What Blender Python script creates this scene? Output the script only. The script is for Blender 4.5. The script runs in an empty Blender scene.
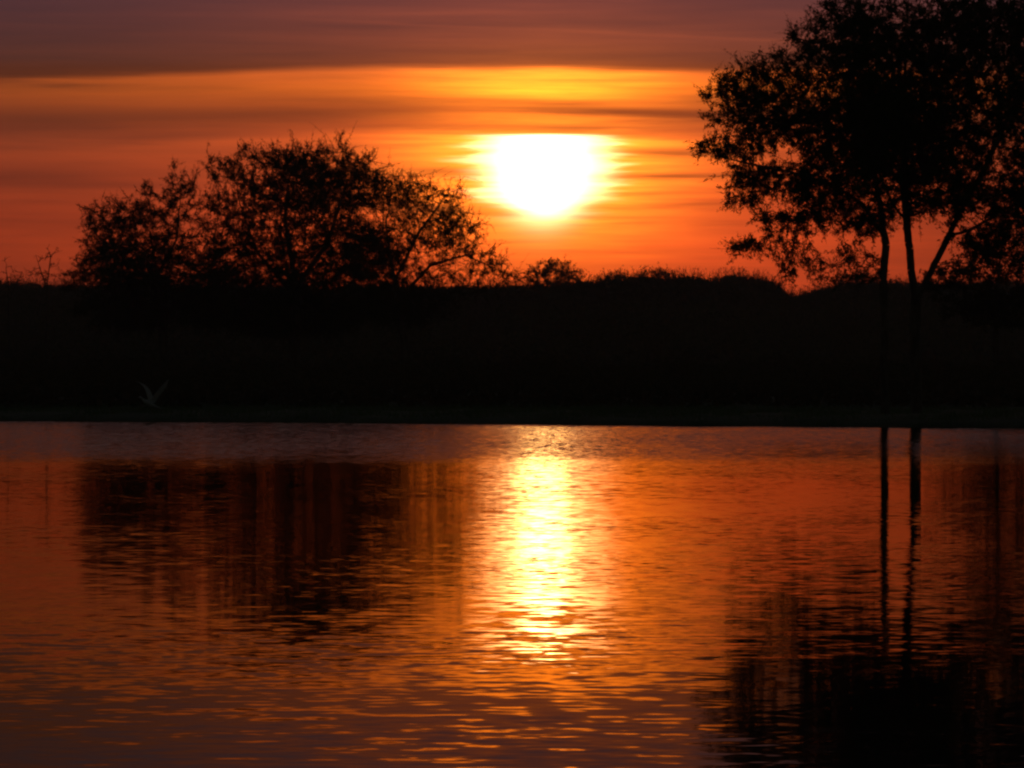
import bpy, math, random
import numpy as np

# ------------------------------------------------------------------ units
# F: focal length in picture widths/1024; HZ: row of the true horizon; H: eye height over the water
F, HZ, H = 4872.0, 375.0, 1.25
S = bpy.context.scene
COL = S.collection

def pos(px, py, D):
    """place seen in direction (px, py) at distance D from the camera"""
    return np.array([(px - 512) * D / F, D, H + (HZ - py) * D / F])

# ------------------------------------------------------------------ camera
cam_data = bpy.data.cameras.new('camera')
cam = bpy.data.objects.new('camera', cam_data)
COL.objects.link(cam)
cam.location = (0, 0, H)
cam.rotation_euler = (math.radians(90) - math.atan((384 - HZ) / F), 0, 0)
cam_data.sensor_width = 36
cam_data.lens = 36 * F / 1024
cam_data.clip_start = 0.5
cam_data.clip_end = 20000
S.camera = cam

S.view_settings.view_transform = 'Standard'
S.view_settings.look = 'None'
S.view_settings.exposure = 0
S.view_settings.gamma = 1
S.view_settings.use_curve_mapping = False
S.cycles.filter_width = 2.4
S.cycles.max_bounces = 4
S.cycles.diffuse_bounces = 2
S.cycles.glossy_bounces = 2
S.cycles.transmission_bounces = 2
S.cycles.caustics_reflective = False
S.cycles.sample_clamp_indirect = 1.5
S.cycles.use_denoising = True

SUN_EL = math.atan((HZ - 172) / F)
SUN_AZ = math.atan((543 - 512) / F)

# ------------------------------------------------------------------ node expression helper
class NT:
    def __init__(self, tree):
        self.t = tree
    def new(self, typ, **kw):
        n = self.t.nodes.new(typ)
        for k, v in kw.items():
            setattr(n, k, v)
        return n
    def put(self, sock, v):
        if isinstance(v, X):
            self.t.links.new(v.s, sock)
        elif isinstance(v, bpy.types.NodeSocket):
            self.t.links.new(v, sock)
        else:
            sock.default_value = v
    def m(self, op, a, b=None, c=None):
        n = self.new('ShaderNodeMath', operation=op)
        self.put(n.inputs[0], a)
        if b is not None: self.put(n.inputs[1], b)
        if c is not None: self.put(n.inputs[2], c)
        return X(self, n.outputs[0])
    def xyz(self, x, y, z=0.0):
        n = self.new('ShaderNodeCombineXYZ')
        for i, v in enumerate((x, y, z)): self.put(n.inputs[i], v)
        return n.outputs[0]
    def noise(self, x, y, z=0.0, scale=1.0, detail=2.0, rough=0.5, dist=0.0, color=False):
        n = self.new('ShaderNodeTexNoise')
        self.put(n.inputs['Vector'], self.xyz(x, y, z))
        n.inputs['Scale'].default_value = scale
        n.inputs['Detail'].default_value = detail
        n.inputs['Roughness'].default_value = rough
        n.inputs['Distortion'].default_value = dist
        return n.outputs['Color'] if color else X(self, n.outputs['Fac'])
    def sep(self, v):
        n = self.new('ShaderNodeSeparateXYZ')
        self.put(n.inputs[0], v)
        return [X(self, o) for o in n.outputs]
    def step(self, v, a, b):
        """smooth 0..1 as v goes a..b"""
        n = self.new('ShaderNodeMapRange', interpolation_type='SMOOTHSTEP', clamp=True)
        self.put(n.inputs['Value'], v)
        if a < b:
            self.put(n.inputs['From Min'], a); self.put(n.inputs['From Max'], b)
            return X(self, n.outputs[0])
        self.put(n.inputs['From Min'], b); self.put(n.inputs['From Max'], a)
        return 1.0 - X(self, n.outputs[0])
    def ramp(self, v, lo, hi, stops, scale=1.0):
        """stops: [(value position, level)] -> level, smooth"""
        n = self.new('ShaderNodeValToRGB')
        n.color_ramp.interpolation = 'LINEAR'
        self.put(n.inputs[0], (v - lo) / (hi - lo))
        e = n.color_ramp.elements
        while len(e) > 1: e.remove(e[-1])
        for i, (p, c) in enumerate(stops):
            q = (p - lo) / (hi - lo)
            el = e[0] if i == 0 else e.new(q)
            el.position = q
            c = c if isinstance(c, tuple) else (c, c, c)
            el.color = tuple(k / scale for k in c) + (1,)
        r, g, b = self.sep(n.outputs[0])
        return (r * scale, g * scale, b * scale)
class X:
    def __init__(self, nt, s): self.nt, self.s = nt, s
    def __add__(a, b): return a.nt.m('ADD', a, b)
    __radd__ = __add__
    def __sub__(a, b): return a.nt.m('SUBTRACT', a, b)
    def __rsub__(a, b): return a.nt.m('SUBTRACT', b, a)
    def __mul__(a, b): return a.nt.m('MULTIPLY', a, b)
    __rmul__ = __mul__
    def __truediv__(a, b): return a.nt.m('DIVIDE', a, b)
    def __pow__(a, b): return a.nt.m('POWER', a, b)
    def sq(a): return a * a
    def gauss(a): return a.nt.m('POWER', math.e, (a * a) * -1.0)

# ------------------------------------------------------------------ sky
world = bpy.data.worlds.new('World')
S.world = world
world.use_nodes = True
wt = world.node_tree
wt.nodes.clear()
n = NT(wt)
world.cycles.sampling_method = 'MANUAL'
world.cycles.sample_map_resolution = 2048
dx, dy, dz = n.sep(n.new('ShaderNodeTexCoord').outputs['Generated'])
# angular coordinates of the sky (units of 1/F radian): AX azimuth, AY falls with elevation
AX = n.m('ARCTAN2', dx, dy) * F + 512.0
EL = n.m('ARCSINE', dz) * F
AY = HZ - EL
SX, SY = 543.0, 172.0

w1 = n.noise(AX / 260.0, AY / 38.0, 1.3, detail=3.0, rough=0.55) - 0.5
w2 = n.noise(AX / 90.0, AY / 6.0, 7.7, detail=4.0, rough=0.6) - 0.5
w3 = n.noise(AX / 420.0, AY / 16.0, 3.1, detail=4.0, rough=0.55) - 0.5
edge = ((AX - 10.0) / 230.0).gauss() * 13.0 + ((AX - 350.0) / 120.0).gauss() * -3.0 + n.step(AX, 520.0, 760.0) * 5.0
BY = AY - 4.0 - edge + w1 * 5.0 + w2 * 1.6
soft = n.step(n.m('ABSOLUTE', AX - 470.0), 120.0, 520.0)
BYs = BY + w3 * 34.0 * soft + w1 * 10.0 * soft

BASE = n.ramp(BYs, -400, 360, [(-400, .05), (-120, .07), (-30, .15), (0, .20), (40, .25), (62, .27), (69, 1.02), (84, .98), (98, .74),
     (108, .60), (126, .66), (134, .95), (150, .90), (168, .80), (180, .98), (205, .92), (235, 1.05), (285, .90), (360, .8)], 2.0)[0]
TR = n.ramp(BY, -400, 360, [(-400, .0), (0, .04), (40, .06), (62, .12), (68, 1.15), (88, 1.15), (97, .55), (107, .18), (112, .42), (117, .45), (122, .30),
     (127, .45), (131, .55), (135, 1.3), (165, 1.2), (205, .95), (235, .62), (262, .36), (300, .3)], 2.0)[0]
AZ = ((AX - SX) / 320.0).gauss() * 0.74 + 0.26
mott = 1.0 + w3 * 0.9 + w2 * 0.35 + w1 * 0.3

# thin darker streaks of cloud:  x, y, half length, half thickness, depth, slope
STREAKS = [(660, 153, 66, 4.5, .62, .02), (668, 177, 76, 3.2, .66, .0), (690, 205, 80, 4, .35, -.02), (445, 172, 50, 6.5, .62, .01),
           (430, 208, 60, 5, .55, .02), (610, 111, 120, 4.5, .5, .035), (560, 128, 90, 2.5, .45, .0), (500, 101, 120, 3, .3, .02),
           (90, 120, 190, 12, .28, .0), (30, 176, 90, 9, .30, -.01), (350, 116, 120, 9, .22, .0), (770, 100, 120, 8, .38, .01), (760, 116, 140, 6, .4, .0), (560, 215, 200, 3, .2, .04), (655, 193, 60, 2.2, .3, -.03)]
ST = None
for (x0, y0, hl, ht, dp, sl) in STREAKS:
    g = ((AX - x0) / float(hl)).gauss() * ((AY - y0 + w2 * 5.0 - (AX - x0) * sl) / float(ht)).gauss() * dp
    f = 1.0 - g
    ST = f if ST is None else ST * f
# faint lighter filaments high in the cloud deck
FIL = ((AY - 28.0 + w2 * 5.0 - (AX - 480.0) * 0.045) / 1.8).gauss() * n.step(AX, 200.0, 420.0) * 0.22
FIL = FIL + ((AY - 14.0 + w1 * 18.0) / 3.0).gauss() * 0.10

base = BASE * AZ * mott * ST * (1.0 + FIL)
wide = n.noise(AX / 170.0, AY / 5.5, 21.0, detail=4.0, rough=0.6) - 0.5
halo = (((AX - SX) / 112.0).gauss() * ((AY - 160.0) / 100.0).gauss()) * TR * 3.1 * ST * (1.0 + w2 * 1.2 + wide * 1.4)
# the sun seen through thin cloud: a bright shoulder and an inner disc
rx = (AX - 544.0 - wide * 30.0) / (72.0 * (1.0 + w2 * 0.9))
ry = (AY - 163.0 + wide * 20.0) / 54.0
rr = rx.sq() + ry.sq()
cut = n.step(AY + w1 * 3.0, 133.0, 138.0)
# the side gaps between cloud bars bite into the shoulder
bars = (1.0 - ((AX - 486.0) / 40.0).gauss() * ((AY - 210.0 + w2 * 4.0 - (AX - 486.0) * .12) / 6.0).gauss() * 0.85) * (1.0 - ((AX - 612.0) / 36.0).gauss() * ((AY - 205.0 + w2 * 4.0 + (AX - 612.0) * .1) / 5.5).gauss() * 0.8)
bite = ST ** (n.m('ABSOLUTE', rx) * 2.2)
shoulder = n.m('POWER', math.e, (rr * rr * rr) * -1.0) * cut * bite * bars
inner = n.m('POWER', math.e, (((AX - SX) / 28.0).sq() + ((AY - 168.0 + wide * 8.0) / 33.0).sq()) * -1.0) * cut * bars

tg = n.ramp(AY, -400, 360, [(-400, .20), (40, .17), (90, .17), (130, .135), (170, .115), (215, .10), (285, .093), (360, .09)], 1.0)[0]
tb = n.ramp(AY, -400, 360, [(-400, .14), (40, .035), (90, .008), (130, .012), (285, .009), (360, .009)], 1.0)[0]
# dull scattered light of the air and cloud, cooler with height
amb = n.ramp(AY, -1600, 360, [(-1600, (.048, .062, .14)), (-500, (.050, .050, .105)), (-150, (.044, .038, .078)), (-40, (.034, .026, .042)), (60, (.026, .018, .019)), (72, (.018, .011, .010)),
                             (140, (.022, .014, .013)), (250, (.014, .007, .007)), (360, (.012, .006, .006))], 1.0)
R = base + halo + shoulder * 2.6 + inner * 12.0 + amb[0]
G = base * tg + halo * 0.235 + shoulder * 1.6 + inner * 9.0 + amb[1]
B = base * tb + halo * 0.010 + shoulder * 0.95 + inner * 5.0 + amb[2]
low = n.new('ShaderNodeCombineColor')
n.put(low.inputs[0], R); n.put(low.inputs[1], G); n.put(low.inputs[2], B)

sky = n.new('ShaderNodeTexSky', sky_type='NISHITA')
sky.sun_disc = False
sky.sun_elevation = SUN_EL
sky.sun_rotation = SUN_AZ
bg_sky = n.new('ShaderNodeBackground')
n.put(bg_sky.inputs[0], sky.outputs[0])
bg_sky.inputs[1].default_value = 0.022
bg_low = n.new('ShaderNodeBackground')
n.put(bg_low.inputs[0], low.outputs[0])
bg_low.inputs[1].default_value = 1.0
mix = n.new('ShaderNodeMixShader')
high = n.step(EL, 450.0, 1500.0)
# the glow sits in front of us only; behind, the plain dusk sky
front = n.step(n.m('ABSOLUTE', AX - 512.0), 4200.0, 1500.0)
n.put(mix.inputs[0], 1.0 - (1.0 - high) * front)
wt.links.new(bg_low.outputs[0], mix.inputs[1])
wt.links.new(bg_sky.outputs[0], mix.inputs[2])
wo = n.new('ShaderNodeOutputWorld')
wt.links.new(mix.outputs[0], wo.inputs[0])

sun_data = bpy.data.lights.new('sun', 'SUN')
sun_data.energy = 0.001
sun_data.angle = math.radians(0.68)
sun_data.color = (1.0, 0.42, 0.12)
sun = bpy.data.objects.new('sun', sun_data)
COL.objects.link(sun)
sun.rotation_euler = (math.radians(90) - SUN_EL, 0, math.radians(180) - SUN_AZ)
sun.location = (0, 0, 60)

# ------------------------------------------------------------------ materials
def material(name):
    m = bpy.data.materials.new(name)
    m.use_nodes = True
    m.node_tree.nodes.clear()
    return m, NT(m.node_tree)

def leaf_material(name, c1, c2, trans=0.35):
    m, q = material(name)
    o = q.new('ShaderNodeOutputMaterial')
    g = q.new('ShaderNodeNewGeometry')
    p = q.sep(g.outputs['Position'])
    f = q.noise(p[0], p[1], p[2], scale=1.7, detail=3.0)
    mx = q.new('ShaderNodeMix', data_type='RGBA')
    q.put(mx.inputs['Factor'], q.step(f, 0.3, 0.7))
    mx.inputs['A'].default_value = c1 + (1,)
    mx.inputs['B'].default_value = c2 + (1,)
    d = q.new('ShaderNodeBsdfDiffuse'); t = q.new('ShaderNodeBsdfTranslucent')
    q.put(d.inputs[0], mx.outputs['Result']); q.put(t.inputs[0], mx.outputs['Result'])
    s = q.new('ShaderNodeMixShader'); s.inputs[0].default_value = trans
    m.node_tree.links.new(d.outputs[0], s.inputs[1]); m.node_tree.links.new(t.outputs[0], s.inputs[2])
    m.node_tree.links.new(s.outputs[0], o.inputs[0])
    return m

def rough_material(name, c1, c2, scale, stretch=(1, 1, 1), rough=0.9, bump=0.0):
    m, q = material(name)
    o = q.new('ShaderNodeOutputMaterial')
    g = q.new('ShaderNodeNewGeometry')
    p = q.sep(g.outputs['Position'])
    f = q.noise(p[0] * stretch[0], p[1] * stretch[1], p[2] * stretch[2], scale=scale, detail=6.0, rough=0.65)
    mx = q.new('ShaderNodeMix', data_type='RGBA')
    q.put(mx.inputs['Factor'], q.step(f, 0.3, 0.7))
    mx.inputs['A'].default_value = c1 + (1,)
    mx.inputs['B'].default_value = c2 + (1,)
    b = q.new('ShaderNodeBsdfPrincipled')
    q.put(b.inputs['Base Color'], mx.outputs['Result'])
    b.inputs['Roughness'].default_value = rough
    b.inputs['Specular IOR Level'].default_value = 0.2
    if bump:
        bn = q.new('ShaderNodeBump'); bn.inputs['Strength'].default_value = bump; bn.inputs['Distance'].default_value = 0.05
        q.put(bn.inputs['Height'], f); q.put(b.inputs['Normal'], bn.outputs[0])
    m.node_tree.links.new(b.outputs[0], o.inputs[0])
    return m

M_LEAF = leaf_material('acacia_leaves', (.030, .045, .018), (.060, .075, .028))
M_LEAF2 = leaf_material('thorn_tree_leaves', (.045, .045, .022), (.070, .060, .028))
M_WOODS = leaf_material('woodland_leaves', (.060, .055, .030), (.110, .080, .045), .25)
M_BARK = rough_material('bark', (.05, .035, .025), (.11, .085, .06), 6.0, (1, 1, .25), .95, .6)
M_GRASS = leaf_material('bank_grass', (.075, .120, .050), (.11, .14, .065), .2)
M_SOIL = rough_material('bank_soil', (.045, .060, .030), (.085, .085, .050), 1.2, (1, 1, 1), 1.0, .4)
M_BIRD = rough_material('pale_feathers', (.27, .27, .26), (.36, .35, .33), 9.0)
M_BEAK = rough_material('beak', (.10, .08, .04), (.16, .12, .05), 9.0)

def water_material():
    m, q = material('lake_water')
    o = q.new('ShaderNodeOutputMaterial')
    g = q.new('ShaderNodeNewGeometry')
    x, y, z = q.sep(g.outputs['Position'])
    # slopes of the ripples, as random fields with their own wavelengths
    def slopes(fx, fy, seed, detail, rough, dist=0.0):
        c = q.sep(q.noise(x * fx, y * fy, seed, detail=detail, rough=rough, dist=dist, color=True))
        return c[0] - 0.5, c[1] - 0.5
    a = slopes(4.2, 6.5, 0.0, 2.0, 0.5, 0.3)       # small ripples
    b = slopes(1.3, 2.4, 5.0, 1.0, 0.5, 0.2)     # longer ones
    c = slopes(7.0, 11.0, 9.0, 1.0, 0.5)            # the finest
    d = slopes(5.0, 3.4, 15.0, 2.0, 0.5)          # middling ones that still show far out
    # calmer and livelier patches, long across the view
    pat = q.noise(x / 5.0, y / 7.0, 2.0, detail=3.0, rough=0.55)
    live = 0.55 + q.step(pat, 0.35, 0.68) * 0.9
    # the breeze by the far bank
    en = q.noise(x / 5.0, y / 12.0, 4.0, detail=4.0, rough=0.6)
    breeze = q.step(y + (en - 0.5) * 22.0, 55.0, 88.0)
    gust = q.noise(x / 2.2, y / 9.0, 12.0, detail=3.0, rough=0.6)
    k = live * (1.0 - breeze) * (0.24 + q.step(y, 19.0, 34.0) * 0.07) + breeze * (1.15 + (gust - 0.5) * 1.2)
    near = q.step(y, 34.0, 20.0) * 0.75
    sx = (a[0] * 0.055 + b[0] * 0.016 * near + c[0] * 0.075 + d[0] * 0.030) * k
    # wave faces turned to the viewer show most, the more so the flatter the view
    lean = q.step(y, 18.0, 60.0) * 0.0030 + q.step(y, 19.0, 26.0) * 0.0012
    sy = (a[1] * 0.075 + b[1] * 0.024 * near + c[1] * 0.110 + d[1] * 0.026) * k - breeze * (0.030 + (gust - 0.5) * 0.016) - lean
    nv = q.new('ShaderNodeVectorMath', operation='NORMALIZE')
    q.put(nv.inputs[0], q.xyz(sx, sy, 1.0))
    fr = q.new('ShaderNodeFresnel'); fr.inputs[0].default_value = 1.333
    q.put(fr.inputs['Normal'], nv.outputs[0])
    gl = q.new('ShaderNodeBsdfGlossy', distribution='BECKMANN')
    gl.inputs['Color'].default_value = (.60, .54, .34, 1)
    gl.inputs['Roughness'].default_value = 0.03
    q.put(gl.inputs['Normal'], nv.outputs[0])
    df = q.new('ShaderNodeBsdfDiffuse'); df.inputs[0].default_value = (.045, .038, .034, 1)
    mxs = q.new('ShaderNodeMixShader')
    q.put(mxs.inputs[0], fr.outputs[0])
    m.node_tree.links.new(df.outputs[0], mxs.inputs[1]); m.node_tree.links.new(gl.outputs[0], mxs.inputs[2])
    m.node_tree.links.new(mxs.outputs[0], o.inputs[0])
    return m
M_WATER = water_material()

# ------------------------------------------------------------------ mesh helpers
def mesh_np(name, verts, faces_idx, sizes, mat):
    """verts (N,3); faces_idx flat loop indices; sizes: loops per face (int)"""
    me = bpy.data.meshes.new(name)
    verts = np.asarray(verts, dtype=np.float32)
    idx = np.asarray(faces_idx, dtype=np.int32).ravel()
    nf = len(idx) // sizes
    me.vertices.add(len(verts)); me.vertices.foreach_set('co', verts.ravel())
    me.loops.add(len(idx)); me.loops.foreach_set('vertex_index', idx)
    me.polygons.add(nf)
    me.polygons.foreach_set('loop_start', np.arange(nf, dtype=np.int32) * sizes)
    try:
        me.polygons.foreach_set('loop_total', np.full(nf, sizes, dtype=np.int32))
    except Exception:
        pass
    me.update(calc_edges=True)
    me.materials.append(mat)
    return me

def link(name, me, parent=None):
    o = bpy.data.objects.new(name, me)
    COL.objects.link(o)
    if parent is not None: o.parent = parent
    return o

def tag(o, label=None, cat=None, group=None, kind=None):
    if label: o['label'] = label
    if cat: o['category'] = cat
    if group: o['group'] = group
    if kind: o['kind'] = kind
    return o

def norm(v):
    return v / np.maximum(np.linalg.norm(v, axis=-1, keepdims=True), 1e-9)

def leaf_quads(c, L, W, rng, axis=None, fold=0.35):
    """diamond leaves: centre c (N,3), half length L, half width W (N,)"""
    N = len(c)
    a = norm(rng.normal(size=(N, 3)) if axis is None else axis + rng.normal(size=(N, 3)) * 0.7)
    b = norm(np.cross(a, rng.normal(size=(N, 3))))
    nn = np.cross(a, b)
    L = L[:, None]; W = W[:, None]
    v = np.stack([c - a * L, c + b * W + nn * W * fold - a * L * .15, c + a * L, c - b * W + nn * W * fold - a * L * .15], 1).reshape(-1, 3)
    return v, np.arange(4 * N).reshape(-1, 4)

def frusta(p0, p1, r0, r1, sides):
    """tapered segments (N)"""
    N = len(p0)
    d = norm(p1 - p0)
    ref = np.where(np.abs(d[:, 2:3]) < .9, np.array([[0, 0, 1.]]), np.array([[1., 0, 0]]))
    a = norm(np.cross(d, ref)); b = np.cross(d, a)
    th = np.arange(sides) * 2 * math.pi / sides
    ring = a[:, None] * np.cos(th)[None, :, None] + b[:, None] * np.sin(th)[None, :, None]
    v0 = p0[:, None] + ring * r0[:, None, None]
    v1 = p1[:, None] + ring * r1[:, None, None]
    v = np.concatenate([v0, v1], 1).reshape(-1, 3)
    k = np.arange(sides); k2 = (k + 1) % sides
    f = np.stack([k, k2, k2 + sides, k + sides], 1)
    idx = (np.arange(N)[:, None, None] * 2 * sides + f[None]).reshape(-1, 4)
    return v, idx

def joinvf(parts):
    vs, fs, o = [], [], 0
    for v, f in parts:
        vs.append(v); fs.append(f + o); o += len(v)
    return np.concatenate(vs), np.concatenate(fs)

def grow(paths, att, step, kill, rng, maxit=260):
    """space colonisation from given trunk paths; returns node positions and parents"""
    P, par = [], []
    for path in paths:                       # path: (points, parent lookup)
        pts = [np.array(p, float) for p in path]
        start = -1
        if P:
            dd = np.linalg.norm(np.array(P) - pts[0], axis=1); start = int(dd.argmin())
        last = start
        for i in range(len(pts)):
            if i == 0:
                if start < 0:
                    P.append(pts[0]); par.append(-1); last = 0
                continue
            a, b = P[last], pts[i]
            n_ = max(1, int(np.linalg.norm(b - a) / step))
            for k in range(1, n_ + 1):
                P.append(a + (b - a) * k / n_ + (rng.normal(size=3) * step * .045 if k < n_ else 0)); par.append(last); last = len(P) - 1
    cap = 60000
    N = np.zeros((cap, 3)); N[:len(P)] = P; cnt = len(P)
    att = np.array(att)
    near = np.full(len(att), -1); nd = np.full(len(att), 1e9)
    def upd(lo, hi):
        for s in range(lo, hi, 400):
            e = min(hi, s + 400)
            D = np.linalg.norm(att[:, None] - N[None, s:e], axis=2)
            j = D.argmin(1); m = D[np.arange(len(att)), j]
            better = m < nd
            nd[better] = m[better]; near[better] = j[better] + s
    upd(0, cnt)
    for it in range(maxit):
        keep = nd > kill
        att, near, nd = att[keep], near[keep], nd[keep]
        if len(att) == 0: break
        dirs = norm(att - N[near])
        ids, inv = np.unique(near, return_inverse=True)
        acc = np.zeros((len(ids), 3)); np.add.at(acc, inv, dirs)
        acc = norm(norm(acc) + rng.normal(size=acc.shape) * .22)
        new = N[ids] + acc * step
        lo = cnt; hi = min(cap, cnt + len(new)); N[lo:hi] = new[:hi - lo]
        par.extend(ids[:hi - lo].tolist()); cnt = hi
        upd(lo, hi)
        if cnt >= cap: break
    return N[:cnt].copy(), np.array(par)

def tree(name, D, lobes, paths_px, base_r, seed, label, cat='tree', mats=None, natt=1800, step=.26, leaf=(.055, .02), twig=.42,
         leaves_per=7, twigs_per=3.0, thin=.012, group=None, depth_scale=1.0, twig_r=.55, wander=.0, droop=0.0, kill=1.6):
    """lobes: (px, py, rx, ry, weight) crown masses as seen; paths_px: [[(px,py,depth offset m)...]...]"""
    rng = np.random.default_rng(seed)
    s = D / F
    w = np.array([l[4] * l[2] * l[3] for l in lobes], float); w /= w.sum()
    ch = rng.choice(len(lobes), size=natt, p=w)
    A = []
    for i in ch:
        px, py, rx_, ry_, _ = lobes[i]
        d = rng.normal(size=3); d /= np.linalg.norm(d)
        r = rng.random() ** (1 / 2.4)
        off = lobe_dy[i % len(lobe_dy)] if False else 0
        A.append([(px - 512) * s + d[0] * r * rx_ * s, D + d[1] * r * rx_ * s * depth_scale, H + (HZ - py) * s + d[2] * r * ry_ * s])
    A = np.array(A)
    # uneven density: thin the attractors by a lumpy field
    ph = rng.random((6, 3)) * 6.28; fr = rng.normal(size=(6, 3)) * (1.1 / (60 * s))
    field = sum(np.sin(A @ fr[k] + ph[k][0]) for k in range(6)) / 6
    A = A[rng.random(len(A)) < np.clip(.62 + 1.9 * field, .04, 1)]
    paths = [[[(p[0] - 512) * s, D + p[2], H + (HZ - p[1]) * s] for p in path] for path in paths_px]
    paths[0][0][2] = min(paths[0][0][2], 0.12)
    P, par = grow(paths, A, step, step * kill, rng)
    nN = len(P)
    kids = np.zeros(nN, int)
    for i in range(nN - 1, 0, -1):
        if par[i] >= 0: kids[par[i]] += 1
    e = 2.35
    acc = np.zeros(nN)
    for i in range(nN - 1, -1, -1):
        if acc[i] == 0: acc[i] = 1.0
        if par[i] >= 0: acc[par[i]] += acc[i]
    rad = acc ** (1 / e)
    rad = thin + ((rad - 1) / (rad.max() - 1)) ** 1.5 * (base_r - thin)
    base = P[0].copy()
    root = bpy.data.objects.new(name, None); COL.objects.link(root)
    root.empty_display_size = .3
    root.location = base.tolist()
    tag(root, label, cat, group)
    P = P - base
    ci = np.arange(nN)[par >= 0]; pi = par[ci]
    r1 = rad[ci]; r0 = np.minimum(rad[pi], r1 * 1.25 + .003)
    thick = r1 > thin * 1.7
    # flare at the foot
    zf = np.clip(1 - P[pi][:, 2] / .8, 0, 1) ** 2 * .35 + 1
    zc = np.clip(1 - P[ci][:, 2] / .8, 0, 1) ** 2 * .35 + 1
    v, f = frusta(P[pi][thick], P[ci][thick], (r0 * zf)[thick], (r1 * zc)[thick], 8)
    me = mesh_np('trunk', v, f, 4, mats[0]); me.polygons.foreach_set('use_smooth', [True] * len(me.polygons))
    link('trunk', me, root)
    parts = []
    if (~thick).any():
        parts.append(frusta(P[pi][~thick], P[ci][~thick], r0[~thick], r1[~thick], 4))
    # twigs
    ends = np.where((rad < thin * 2.2))[0]
    ends = ends[P[ends][:, 2] > .8]
    cnt = rng.poisson(np.where(kids[ends] == 0, twigs_per * 1.5, twigs_per * .8))
    src = np.repeat(ends, cnt)
    T0 = P[src]
    back = norm(P[src] - P[np.maximum(par[src], 0)])
    ctr = A.mean(0) - base
    outw = norm(T0 - ctr)
    td = norm(back * .6 + outw * .35 + rng.normal(size=T0.shape) * .85 + np.array([0, 0, .1 - droop]))
    tl = twig * rng.uniform(.35, 1.15, len(T0))
    tl[rng.random(len(tl)) < .07] *= 2.1
    bend = norm(td + rng.normal(size=td.shape) * .5 - np.array([0, 0, droop * .8]))
    T1 = T0 + td * tl[:, None] * .5; T2 = T1 + bend * tl[:, None] * .5
    tr = np.full(len(T0), thin * twig_r)
    parts.append(frusta(T0, T1, tr, tr * .8, 3)); parts.append(frusta(T1, T2, tr * .8, tr * .3, 3))
    # leaves along the twigs
    lc = rng.poisson(leaves_per, len(T0)); li = np.repeat(np.arange(len(T0)), lc)
    t = rng.random(len(li)) * .86
    on = np.where((t < .5)[:, None], T0[li] + (T1 - T0)[li] * (t * 2)[:, None], T1[li] + (T2 - T1)[li] * (t * 2 - 1)[:, None])
    on = on + rng.normal(size=on.shape) * leaf[0] * .7
    sz = rng.uniform(.55, 1.25, len(li))
    parts.append(leaf_quads(on, leaf[0] * sz, leaf[1] * sz, rng, axis=td[li]))
    v, f = joinvf(parts)
    print('TREE', name, nN, len(T0), len(li))
    link('crown', mesh_np('crown', v, f, 4, mats[1]), root)
    return root

# ------------------------------------------------------------------ ground, lake
def shore_y(x):
    # the bank curves a little nearer on the right
    x = np.asarray(x, float)
    r = 122.5 - 9.0 * np.tanh((x - 1) / 9.0)
    wob = .35 * np.sin(x * .9 + 1) + .2 * np.sin(x * 2.3) + .25 * np.sin(x * .31)
    return r + wob * 1.6
xs = np.concatenate([[-6000, -2500, -900, -350, -180], np.arange(-100, 100.1, .8), [180, 350, 900, 2500, 6000]])
rel = np.array([-.9, -.3, -.05, 0, .15, .4, .9, 1.6, 2.6, 4, 6, 9, 13, 18, 26, 40, 60, 100, 160, 260, 420, 700, 1500, 4000, 9000.])
zz = np.array([-.45, -.12, -.03, .0, .05, .09, .13, .17, .20, .22, .24, .25, .26, .27, .28, .3, .3, .3, .3, .3, .3, .3, .3, .3, .3])
rows = [np.stack([xs, np.full_like(xs, -400.), np.full_like(xs, -1.6)], 1), np.stack([xs, np.full_like(xs, 60.), np.full_like(xs, -1.4)], 1)]
rg = np.random.default_rng(5)
for r_, z_ in zip(rel, zz):
    sh = shore_y(np.clip(xs, -100, 100))
    zj = z_ + (rg.normal(size=len(xs)) * .025 if .3 < r_ < 60 else 0)
    rows.append(np.stack([xs, sh + r_, np.broadcast_to(zj, xs.shape)], 1))
V = np.concatenate(rows)
nx, ny = len(xs), len(rows)
I, J = np.meshgrid(np.arange(nx - 1), np.arange(ny - 1))
a_ = (J * nx + I).ravel()
gme = mesh_np('ground', V, np.stack([a_, a_ + 1, a_ + nx + 1, a_ + nx], 1), 4, M_SOIL)
tag(link('ground', gme), kind='structure')
wv = [(-6000, -400, 0), (6000, -400, 0), (6000, 141, 0), (-6000, 141, 0)]
tag(link('water', mesh_np('water', wv, [0, 1, 2, 3], 4, M_WATER)), kind='structure')

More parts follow.
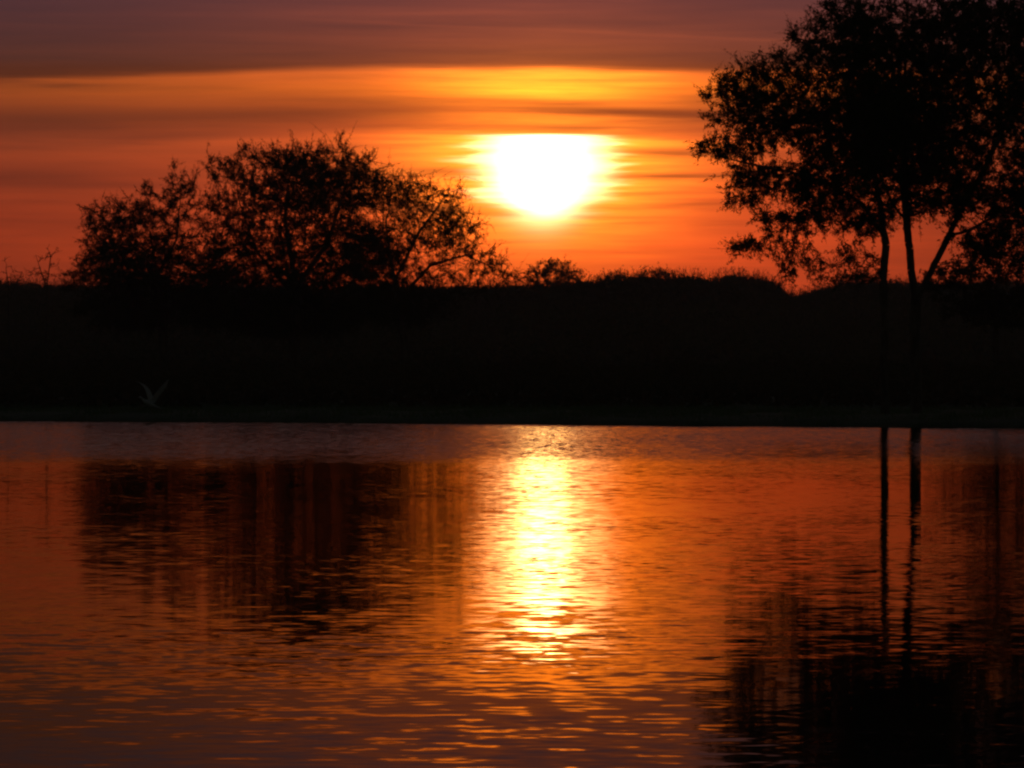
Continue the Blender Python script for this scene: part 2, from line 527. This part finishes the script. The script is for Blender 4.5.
# ------------------------------------------------------------------ trees on the right bank
TM = (M_BARK, M_LEAF)
tree('acacia_tree', 124.0,
     [(800, 80, 62, 48, 1.3), (775, 112, 48, 34, 1.0), (742, 118, 30, 8, .5), (745, 146, 36, 10, 1.0), (835, 38, 50, 38, 1.1), (850, 120, 66, 60, 1.3), (748, 84, 30, 24, .8), (722, 96, 26, 10, .5),
      (722, 148, 28, 14, .6), (765, 178, 34, 16, .6), (750, 196, 20, 8, .5), (830, 185, 58, 22, .8), (800, 216, 48, 10, .3), (748, 246, 24, 7, .5), (735, 202, 16, 6, .4), (708, 150, 14, 5, .4), (710, 94, 12, 5, .4), (790, 268, 12, 16, .15), (860, 215, 40, 18, .5), (812, 262, 20, 20, .12), (850, 258, 16, 22, .14)],
     [[(886, 424, 0), (884, 370, 0), (885, 320, 0), (883, 280, .05), (886, 245, 0), (881, 210, 0), (872, 160, .1), (858, 110, 0), (846, 60, 0)],
      [(884, 235, 0), (862, 205, -.3), (835, 188, -.5), (800, 175, -.6), (765, 168, -.5), (720, 158, -.4)], [(835, 188, -.5), (800, 215, -.8), (765, 240, -1), (745, 248, -1)], [(874, 170, .1), (840, 130, .5), (800, 105, .8)]],
     .10, 11, 'slender straight-trunked tree with wide lacy crown, left of the big forked tree', mats=TM,
     natt=13000, step=.15, leaf=(.052, .0145), twig=.52, leaves_per=18, twigs_per=2.8, twig_r=.9, thin=.008, droop=.12)
tree('acacia_tree', 126.5,
     [(900, 50, 70, 52, 1.3), (965, 42, 75, 48, 1.2), (925, 130, 82, 68, 1.4), (1005, 110, 70, 70, 1.2), (1005, 185, 50, 34, 1), (1065, 70, 55, 60, .9),
      (880, 14, 50, 24, .8), (1040, 20, 50, 28, .8), (940, 195, 60, 24, .7), (985, 235, 34, 22, .5), (1085, 140, 50, 50, .8), (1040, 205, 40, 28, .7)],
     [[(917, 428, 0), (916, 380, 0), (915, 330, 0), (916, 300, 0), (911, 270, 0), (908, 235, 0), (904, 190, .1), (903, 130, 0), (905, 70, 0), (908, 30, 0)],
      [(916, 302, 0), (930, 275, .2), (944, 248, .4), (955, 225, .4), (966, 205, .5), (990, 160, .4), (1012, 110, .2), (1040, 60, 0)],
      [(909, 225, 0), (893, 205, -.2), (880, 180, -.4), (868, 130, -.5)], [(950, 236, .4), (975, 228, .3), (1005, 210, 0), (1050, 180, -.3)],
      [(905, 180, 0), (935, 130, .5), (965, 70, .7)]],
     .145, 23, 'large dark tree with a low-forked trunk, its crown cut off by the right edge', mats=TM,
     natt=14000, step=.16, leaf=(.057, .016), twig=.56, leaves_per=21, twigs_per=3, twig_r=.9, thin=.009)
tree('small_tree', 178.0,
     [(990, 262, 36, 26, 1.2), (1030, 250, 36, 34, 1.2), (960, 278, 30, 14, .8), (1010, 228, 24, 18, .5), (1060, 270, 40, 30, 1), (1000, 305, 44, 24, 1.6), (955, 305, 22, 16, .5), (940, 286, 22, 12, .7)],
     [[(997, 412, 0), (996, 340, 0), (996, 300, 0), (1000, 260, 0)], [(996, 310, 0), (1030, 280, 0)]],
     .12, 31, 'low bushy tree behind the forked tree at the right edge', mats=(M_BARK, M_LEAF2),
     natt=5000, step=.24, leaf=(.085, .03), twig=.5, leaves_per=9, twigs_per=3, thin=.014)

# ------------------------------------------------------------------ thorn trees on the left
LM = (M_BARK, M_LEAF2)
kw = dict(mats=LM, step=.25, leaf=(.080, .016), twig=.95, thin=.0115, twig_r=1.25)
tree('thorn_tree', 248.0,
     [(112, 238, 30, 32, 1), (150, 222, 40, 32, 1.2), (130, 262, 52, 24, 1.7), (182, 196, 26, 26, 1), (92, 268, 26, 14, .9), (203, 235, 28, 42, 1.6), (212, 205, 14, 20, .8), (120, 278, 60, 14, 1.5), (200, 278, 40, 14, 1.4), (165, 250, 40, 30, 1.0), (100, 212, 16, 10, .5), (174, 170, 9, 16, .45), (150, 190, 8, 12, .4), (120, 310, 52, 22, 1.4), (200, 305, 40, 24, 1.3), (78, 285, 22, 12, 1)],
     [[(165, 393, 0), (163, 340, 0), (160, 300, 0), (155, 262, 0), (150, 232, 0)], [(160, 290, 0), (125, 262, .5), (108, 235, 1)], [(158, 280, 0), (178, 240, -1), (182, 195, -1)]],
     .24, 41, 'dense low tree at the left end of the clump left of the sun', natt=14000, leaves_per=26, twigs_per=2.4, **kw)
tree('thorn_tree', 252.0,
     [(240, 172, 34, 24, .55), (232, 205, 26, 28, .55), (300, 190, 52, 36, 1.3), (268, 235, 52, 42, 1.1), (345, 185, 42, 30, 1), (325, 245, 58, 38, 1.3), (290, 160, 40, 14, .6), (300, 275, 80, 18, 1.3), (240, 262, 36, 28, 1), (370, 262, 36, 26, 1), (340, 158, 16, 12, .5), (366, 168, 8, 18, .45), (339, 148, 7, 14, .45), (228, 158, 20, 8, .5), (215, 175, 10, 14, .4), (290, 312, 80, 26, 1.4), (250, 148, 14, 6, .5)],
     [[(296, 392, 0), (294, 340, 0), (298, 305, 0), (292, 262, 0), (285, 220, 0), (288, 180, 0)], [(297, 300, 0), (255, 250, 1), (236, 195, 1.5)], [(296, 290, 0), (330, 240, -1), (345, 190, -1)]],
     .30, 43, 'tallest, round-crowned thorn tree in the middle of the clump left of the sun', natt=19000, leaves_per=24, twigs_per=2.3, **kw)
tree('thorn_tree', 246.0,
     [(398, 200, 36, 28, .8), (388, 252, 44, 30, 1), (438, 238, 44, 32, 1.2), (470, 262, 40, 22, 1.1), (440, 202, 20, 18, .4), (488, 258, 20, 12, .9), (499, 272, 28, 9, 1.6), (415, 275, 50, 14, 1), (400, 300, 60, 26, 1.6), (470, 285, 50, 12, 1.2), (456, 198, 12, 16, .5), (420, 185, 12, 10, .5), (518, 278, 20, 6, 1.6), (475, 232, 12, 14, .5)],
     [[(405, 394, 0), (404, 340, 0), (398, 300, 0), (392, 265, 0), (386, 225, 0)], [(398, 300, 0), (430, 265, .6), (465, 255, 1), (495, 268, 1), (520, 279, 1)], [(395, 280, 0), (418, 235, -1), (440, 205, -1)]],
     .22, 47, 'open see-through tree with spreading twigs at the right end of the clump, nearest the sun', natt=14000, leaves_per=17, twigs_per=1.9, **kw)
tree('sapling', 240.0,
     [(48, 258, 10, 12, .6), (40, 276, 16, 8, .6)],
     [[(46, 394, 0), (46, 330, 0), (47, 285, 0), (50, 262, 0)], [(46, 290, 0), (38, 262, 0)]],
     .05, 53, 'thin sapling standing above the thicket left of the tree clump', natt=220, leaves_per=4, twigs_per=1.6, **{**kw, 'twig': .5})
tree('sapling', 243.0,
     [(6, 268, 10, 12, .6), (20, 276, 12, 8, .6)],
     [[(8, 394, 0), (9, 330, 0), (8, 285, 0), (6, 268, 0)], [(9, 300, 0), (22, 272, 0)]],
     .04, 54, 'faint wispy sapling at the extreme left edge of the skyline', natt=140, leaves_per=2.5, twigs_per=1.4, **{**kw, 'twig': .5})

# ------------------------------------------------------------------ skyline bushes in the far wood
kw = dict(mats=(M_BARK, M_WOODS), step=.5, leaf=(.17, .045), twig=1.1, thin=.022, leaves_per=12, twigs_per=2.8)
SKY = [(556, 274, 30, 12, 'lacy bush top on the far skyline just right of the open tree', 2100),
       (616, 282, 22, 9, 'low rounded bush top on the skyline below the sun', 1350),
       (660, 279, 24, 10, 'spiky bush top on the skyline right of the rounded one', 1350),
       (700, 284, 22, 9, 'flat low bush top on the skyline between the spiky one and the long shoulder', 1200),
       (752, 286, 34, 11, 'long smooth-shouldered bush that slopes down to the notch in the skyline', 2100),
       (864, 281, 28, 11, 'bush top showing just behind the slender straight trunk', 1350)]
for i, (cx, cy, rx_, ry_, lab, na) in enumerate(SKY):
    D = 505.0
    tree('bush', D, [(cx, cy, rx_, ry_, 1), (cx - rx_ * .5, cy + 8, rx_ * .7, 10, 1), (cx + rx_ * .5, cy + 8, rx_ * .7, 10, 1), (cx, cy + 22, rx_, 16, 1)],
         [[(cx, 375, 0), (cx + 1, 330, 0), (cx, 300, 0)]], .3, 60 + i, lab, 'bush', natt=na, **kw)

# ------------------------------------------------------------------ masses nobody could count
def top_y(px):
    k = np.array([[-900, 287], [0, 285], [60, 287], [500, 288], [530, 287], [600, 281], [640, 278], [740, 278], [772, 283], [790, 294], [800, 297], [815, 290], [860, 284], [1024, 284], [2000, 284]], float)
    return np.interp(px, k[:, 0], k[:, 1])
def mass(name, label, cat, layers, mat, seed):
    rng = np.random.default_rng(seed)
    parts = []
    for (D0, D1, hfun, n_big, n_fine, n_twig, half, big, fine) in layers:
        x = rng.uniform(-half, half, n_big); y = rng.uniform(D0, D1, n_big)
        px = 512 + x / y * F
        top = hfun(px, y, x) - big * .8
        z = rng.random(n_big) ** .85 * top
        s_ = big * rng.uniform(.6, 1.2, n_big)
        parts.append(leaf_quads(np.stack([x, y, z], 1), s_, s_ * .6, rng))
        x = rng.uniform(-half, half, n_fine); y = rng.uniform(D0, D1, n_fine)
        px = 512 + x / y * F
        top = hfun(px, y, x)
        z = top * (1 - np.abs(rng.normal(size=n_fine)) * .10)
        s_ = fine * rng.uniform(.6, 1.3, n_fine)
        parts.append(leaf_quads(np.stack([x, y, z], 1), s_, s_ * .4, rng))
        x = rng.uniform(-half, half, n_twig); y = rng.uniform(D0, D1, n_twig)
        px = 512 + x / y * F
        top = hfun(px, y, x)
        p0 = np.stack([x, y, top * .88], 1)
        d = norm(np.stack([rng.normal(size=n_twig) * .5, rng.normal(size=n_twig) * .5, np.ones(n_twig)], 1))
        ln = top * rng.uniform(.12, .24, n_twig)
        r = np.full(n_twig, fine * .12)
        p1 = p0 + d * ln[:, None]
        parts.append(frusta(p0, p1, r, r * .4, 3))
        li = np.repeat(np.arange(n_twig), 7); t = rng.random(len(li))
        c = p0[li] + (p1 - p0)[li] * t[:, None] + rng.normal(size=(len(li), 3)) * fine * .7
        s_ = fine * rng.uniform(.35, .8, len(li))
        parts.append(leaf_quads(c, s_, s_ * .4, rng, axis=d[li]))
    v, f = joinvf(parts)
    o = link(name, mesh_np(name, v, f, 4, mat))
    tag(o, label, cat, kind='stuff')
    return o
def bumpy(x, a, seed):
    r = np.random.default_rng(seed)
    return sum(np.sin(x * a * r.uniform(.5, 2.6) + r.uniform(0, 6.28)) for _ in range(6)) / 6
def h_far(px, y, x):
    return (H + (HZ - top_y(px)) * y / F) * (1 + .035 * bumpy(x, .7, 3) + .045 * bumpy(x + y * .3, 2.0, 4))
def h_mid(px, y, x):
    return (H + (HZ - 300) * y / F) * (1 + .06 * bumpy(x, .5, 7) + .05 * bumpy(x + y, 1.5, 8)) * np.clip((y - 200) / 200, .5, 1)
def h_near(px, y, x):
    return (1.15 + .25 * bumpy(x, .9, 9) + .2 * bumpy(x * 1.1 + y, 2.2, 10)) * (1 + .02 * (y - 150))
mass('woodland', 'dark unbroken wood along the whole far skyline', 'woodland',
     [(500, 545, h_far, 85000, 80000, 9000, 105, .62, .20)], M_WOODS, 71)
mass('thicket', 'dense black thicket between the grassy bank and the far wood', 'thicket',
     [(300, 420, h_mid, 26000, 30000, 2600, 85, .6, .2)], M_WOODS, 72)
mass('undergrowth', 'low black scrub behind the grass strip of the far bank', 'undergrowth',
     [(143, 178, h_near, 34000, 60000, 5000, 42, .16, .07)], M_WOODS, 73)

def grass():
    rng = np.random.default_rng(80)
    N = 60000
    x = rng.uniform(-30, 30, N)
    y = shore_y(x) + .05 + rng.random(N) ** 1.4 * 24
    z = np.interp(y - shore_y(x), rel, zz) - .02
    cl = .6 + .5 * np.sin(x * 1.3 + y * .4) * np.sin(x * .37 - y * .9)
    h = rng.uniform(.05, .24, N) * np.clip(cl, .25, 1.2)
    a = rng.uniform(0, 6.28, N); w = .012
    ln = rng.normal(size=(N, 2)) * .35 * h[:, None]
    b0 = np.stack([x - np.cos(a) * w, y - np.sin(a) * w, z], 1); b1 = np.stack([x + np.cos(a) * w, y + np.sin(a) * w, z], 1)
    m0 = np.stack([x - np.cos(a) * w * .6 + ln[:, 0] * .4, y - np.sin(a) * w * .6 + ln[:, 1] * .4, z + h * .6], 1)
    m1 = np.stack([x + np.cos(a) * w * .6 + ln[:, 0] * .4, y + np.sin(a) * w * .6 + ln[:, 1] * .4, z + h * .6], 1)
    t = np.stack([x + ln[:, 0], y + ln[:, 1], z + h], 1)
    v = np.stack([b0, b1, m1, m0, t], 1).reshape(-1, 3)
    k = np.arange(N) * 5
    q = np.stack([k, k + 1, k + 2, k + 3], 1)
    tri = np.stack([k + 3, k + 2, k + 4, k + 4], 1)
    # top as a thin quad: repeat tip with its own vertex
    tip2 = t + np.array([.002, 0, 0])
    v2 = np.concatenate([v, tip2]); tri[:, 3] = np.arange(N) + N * 5
    tri = tri[:, [0, 1, 2, 3]]
    o = link('grass', mesh_np('grass', v2, np.concatenate([q, tri]), 4, M_GRASS))
    tag(o, 'dim green grass strip along the water\'s edge of the far bank', 'grass', kind='stuff')
grass()

# ------------------------------------------------------------------ the bird over the left bank
def bird():
    D = 132.0
    s = D / F
    root = bpy.data.objects.new('bird', None); COL.objects.link(root)
    c = pos(149, 402, D); root.location = c.tolist(); root.scale = (1.12, 1.12, 1.12)
    tag(root, 'pale bird with both wings raised, just above the far bank on the left', 'bird')
    # body: lofted rings along its length (heading away to the left)
    def ringset(cs, rads, n_=12):
        cs = np.array(cs, float); vs = []
        for i in range(len(cs)):
            d = cs[min(i + 1, len(cs) - 1)] - cs[max(i - 1, 0)]; d /= np.linalg.norm(d)
            a = np.cross(d, [0, 0, 1.]); a /= np.linalg.norm(a); b = np.cross(a, d)
            for k in range(n_):
                t = 2 * math.pi * k / n_
                vs.append(cs[i] + a * math.cos(t) * rads[i][0] + b * math.sin(t) * rads[i][1])
        f = []
        for i in range(len(cs) - 1):
            for k in range(n_):
                k2 = (k + 1) % n_
                f.append([i * n_ + k, i * n_ + k2, (i + 1) * n_ + k2, (i + 1) * n_ + k])
        return np.array(vs), np.array(f)
    body = ringset([(.30, .10, -.16), (.24, .08, -.14), (.14, .05, -.10), (.04, .0, -.05), (-.05, -.03, 0), (-.11, -.05, .03), (-.15, -.065, .07), (-.175, -.075, .105), (-.205, -.085, .12), (-.235, -.095, .115), (-.25, -.10, .11)],
                   [(.045, .006), (.05, .012), (.045, .035), (.062, .06), (.06, .058), (.04, .042), (.025, .026), (.024, .025), (.03, .03), (.018, .018), (.002, .002)])
    # wings: cambered surfaces with thickness, raised in a V; part of the same body mesh
    def wing(tip, elbow, rt, chord):
        rt, elbow, tip = map(lambda p: np.array(p, float), (rt, elbow, tip))
        n_s, n_c = 16, 6
        top, bot = [], []
        back = np.array(chord, float)
        for i in range(n_s):
            t = i / (n_s - 1)
            p = (1 - t) ** 2 * rt + 2 * t * (1 - t) * elbow + t * t * tip
            cw = (1 - .35 * t) * (1 if t < .8 else max(.12, (1 - t) / .2))
            feather = 1 + (.10 if i % 2 else -.04) * (t > .35)
            for j in range(n_c):
                u = j / (n_c - 1)
                q_ = p + back * u * cw * feather
                cam_ = .018 * math.sin(math.pi * u) * (1 - t * .6)
                th = .010 * (1 - u) * (1 - .8 * t) + .0015
                nrm = np.cross(tip - rt, back); nrm = nrm / np.linalg.norm(nrm)
                top.append(q_ + nrm * (cam_ + th)); bot.append(q_ + nrm * (cam_ - th))
        N = len(top); v = np.array(top + bot); f = []
        for i in range(n_s - 1):
            for j in range(n_c - 1):
                a = i * n_c + j
                f.append([a, a + 1, a + n_c + 1, a + n_c]); f.append([N + a, N + a + n_c, N + a + n_c + 1, N + a + 1])
        for i in range(n_s - 1):
            for j in (0, n_c - 1):
                a = i * n_c + j; f.append([a, a + n_c, N + a + n_c, N + a])
        return v, np.array(f)
    wl = wing((-.31, .03, .50), (-.07, .02, .42), (-.02, -.02, .03), (.15, .10, -.05))
    wr = wing((.46, .10, .54), (.16, .05, .24), (.03, .0, .03), (.10, .16, -.06))
    v, f = joinvf([body, wl, wr])
    me = mesh_np('body', v, f, 4, M_BIRD); me.polygons.foreach_set('use_smooth', [True] * len(me.polygons))
    link('body', me, root)
    bk = ringset([(-.245, -.10, .112), (-.29, -.115, .10), (-.335, -.13, .088)], [(.008, .009), (.006, .006), (.001, .001)], 8)
    link('beak', mesh_np('beak', bk[0], bk[1], 4, M_BEAK), root)
    for sgn in (-1, 1):
        lg = ringset([(.06, .01 + .02 * sgn, -.09), (.16, .05 + .02 * sgn, -.16), (.30, .10 + .02 * sgn, -.20), (.36, .12 + .02 * sgn, -.205)], [(.012, .012), (.007, .007), (.005, .005), (.008, .003)], 6)
        link('leg', mesh_np('leg', lg[0], lg[1], 4, M_BEAK), root)
bird()

# ------------------------------------------------------------------ the evening air
def haze():
    me = bpy.data.meshes.new('haze')
    x0, x1, y0, y1, z0, z1 = -3500, 3500, -380, 7000, -3.0, 40.0
    v = [(x, y, z) for x in (x0, x1) for y in (y0, y1) for z in (z0, z1)]
    f = [(0, 1, 3, 2), (4, 6, 7, 5), (0, 4, 5, 1), (2, 3, 7, 6), (0, 2, 6, 4), (1, 5, 7, 3)]
    me.from_pydata(v, [], f); me.update()
    m, q = material('evening_haze')
    o = q.new('ShaderNodeOutputMaterial')
    p = q.new('ShaderNodeVolumePrincipled')
    p.inputs['Color'].default_value = (.9, .88, .86, 1)
    p.inputs['Density'].default_value = 0.00016
    p.inputs['Anisotropy'].default_value = 0.65
    m.node_tree.links.new(p.outputs[0], o.inputs['Volume'])
    me.materials.append(m)
    tag(link('haze', me), 'thin warm evening haze', 'haze', kind='stuff')
haze()
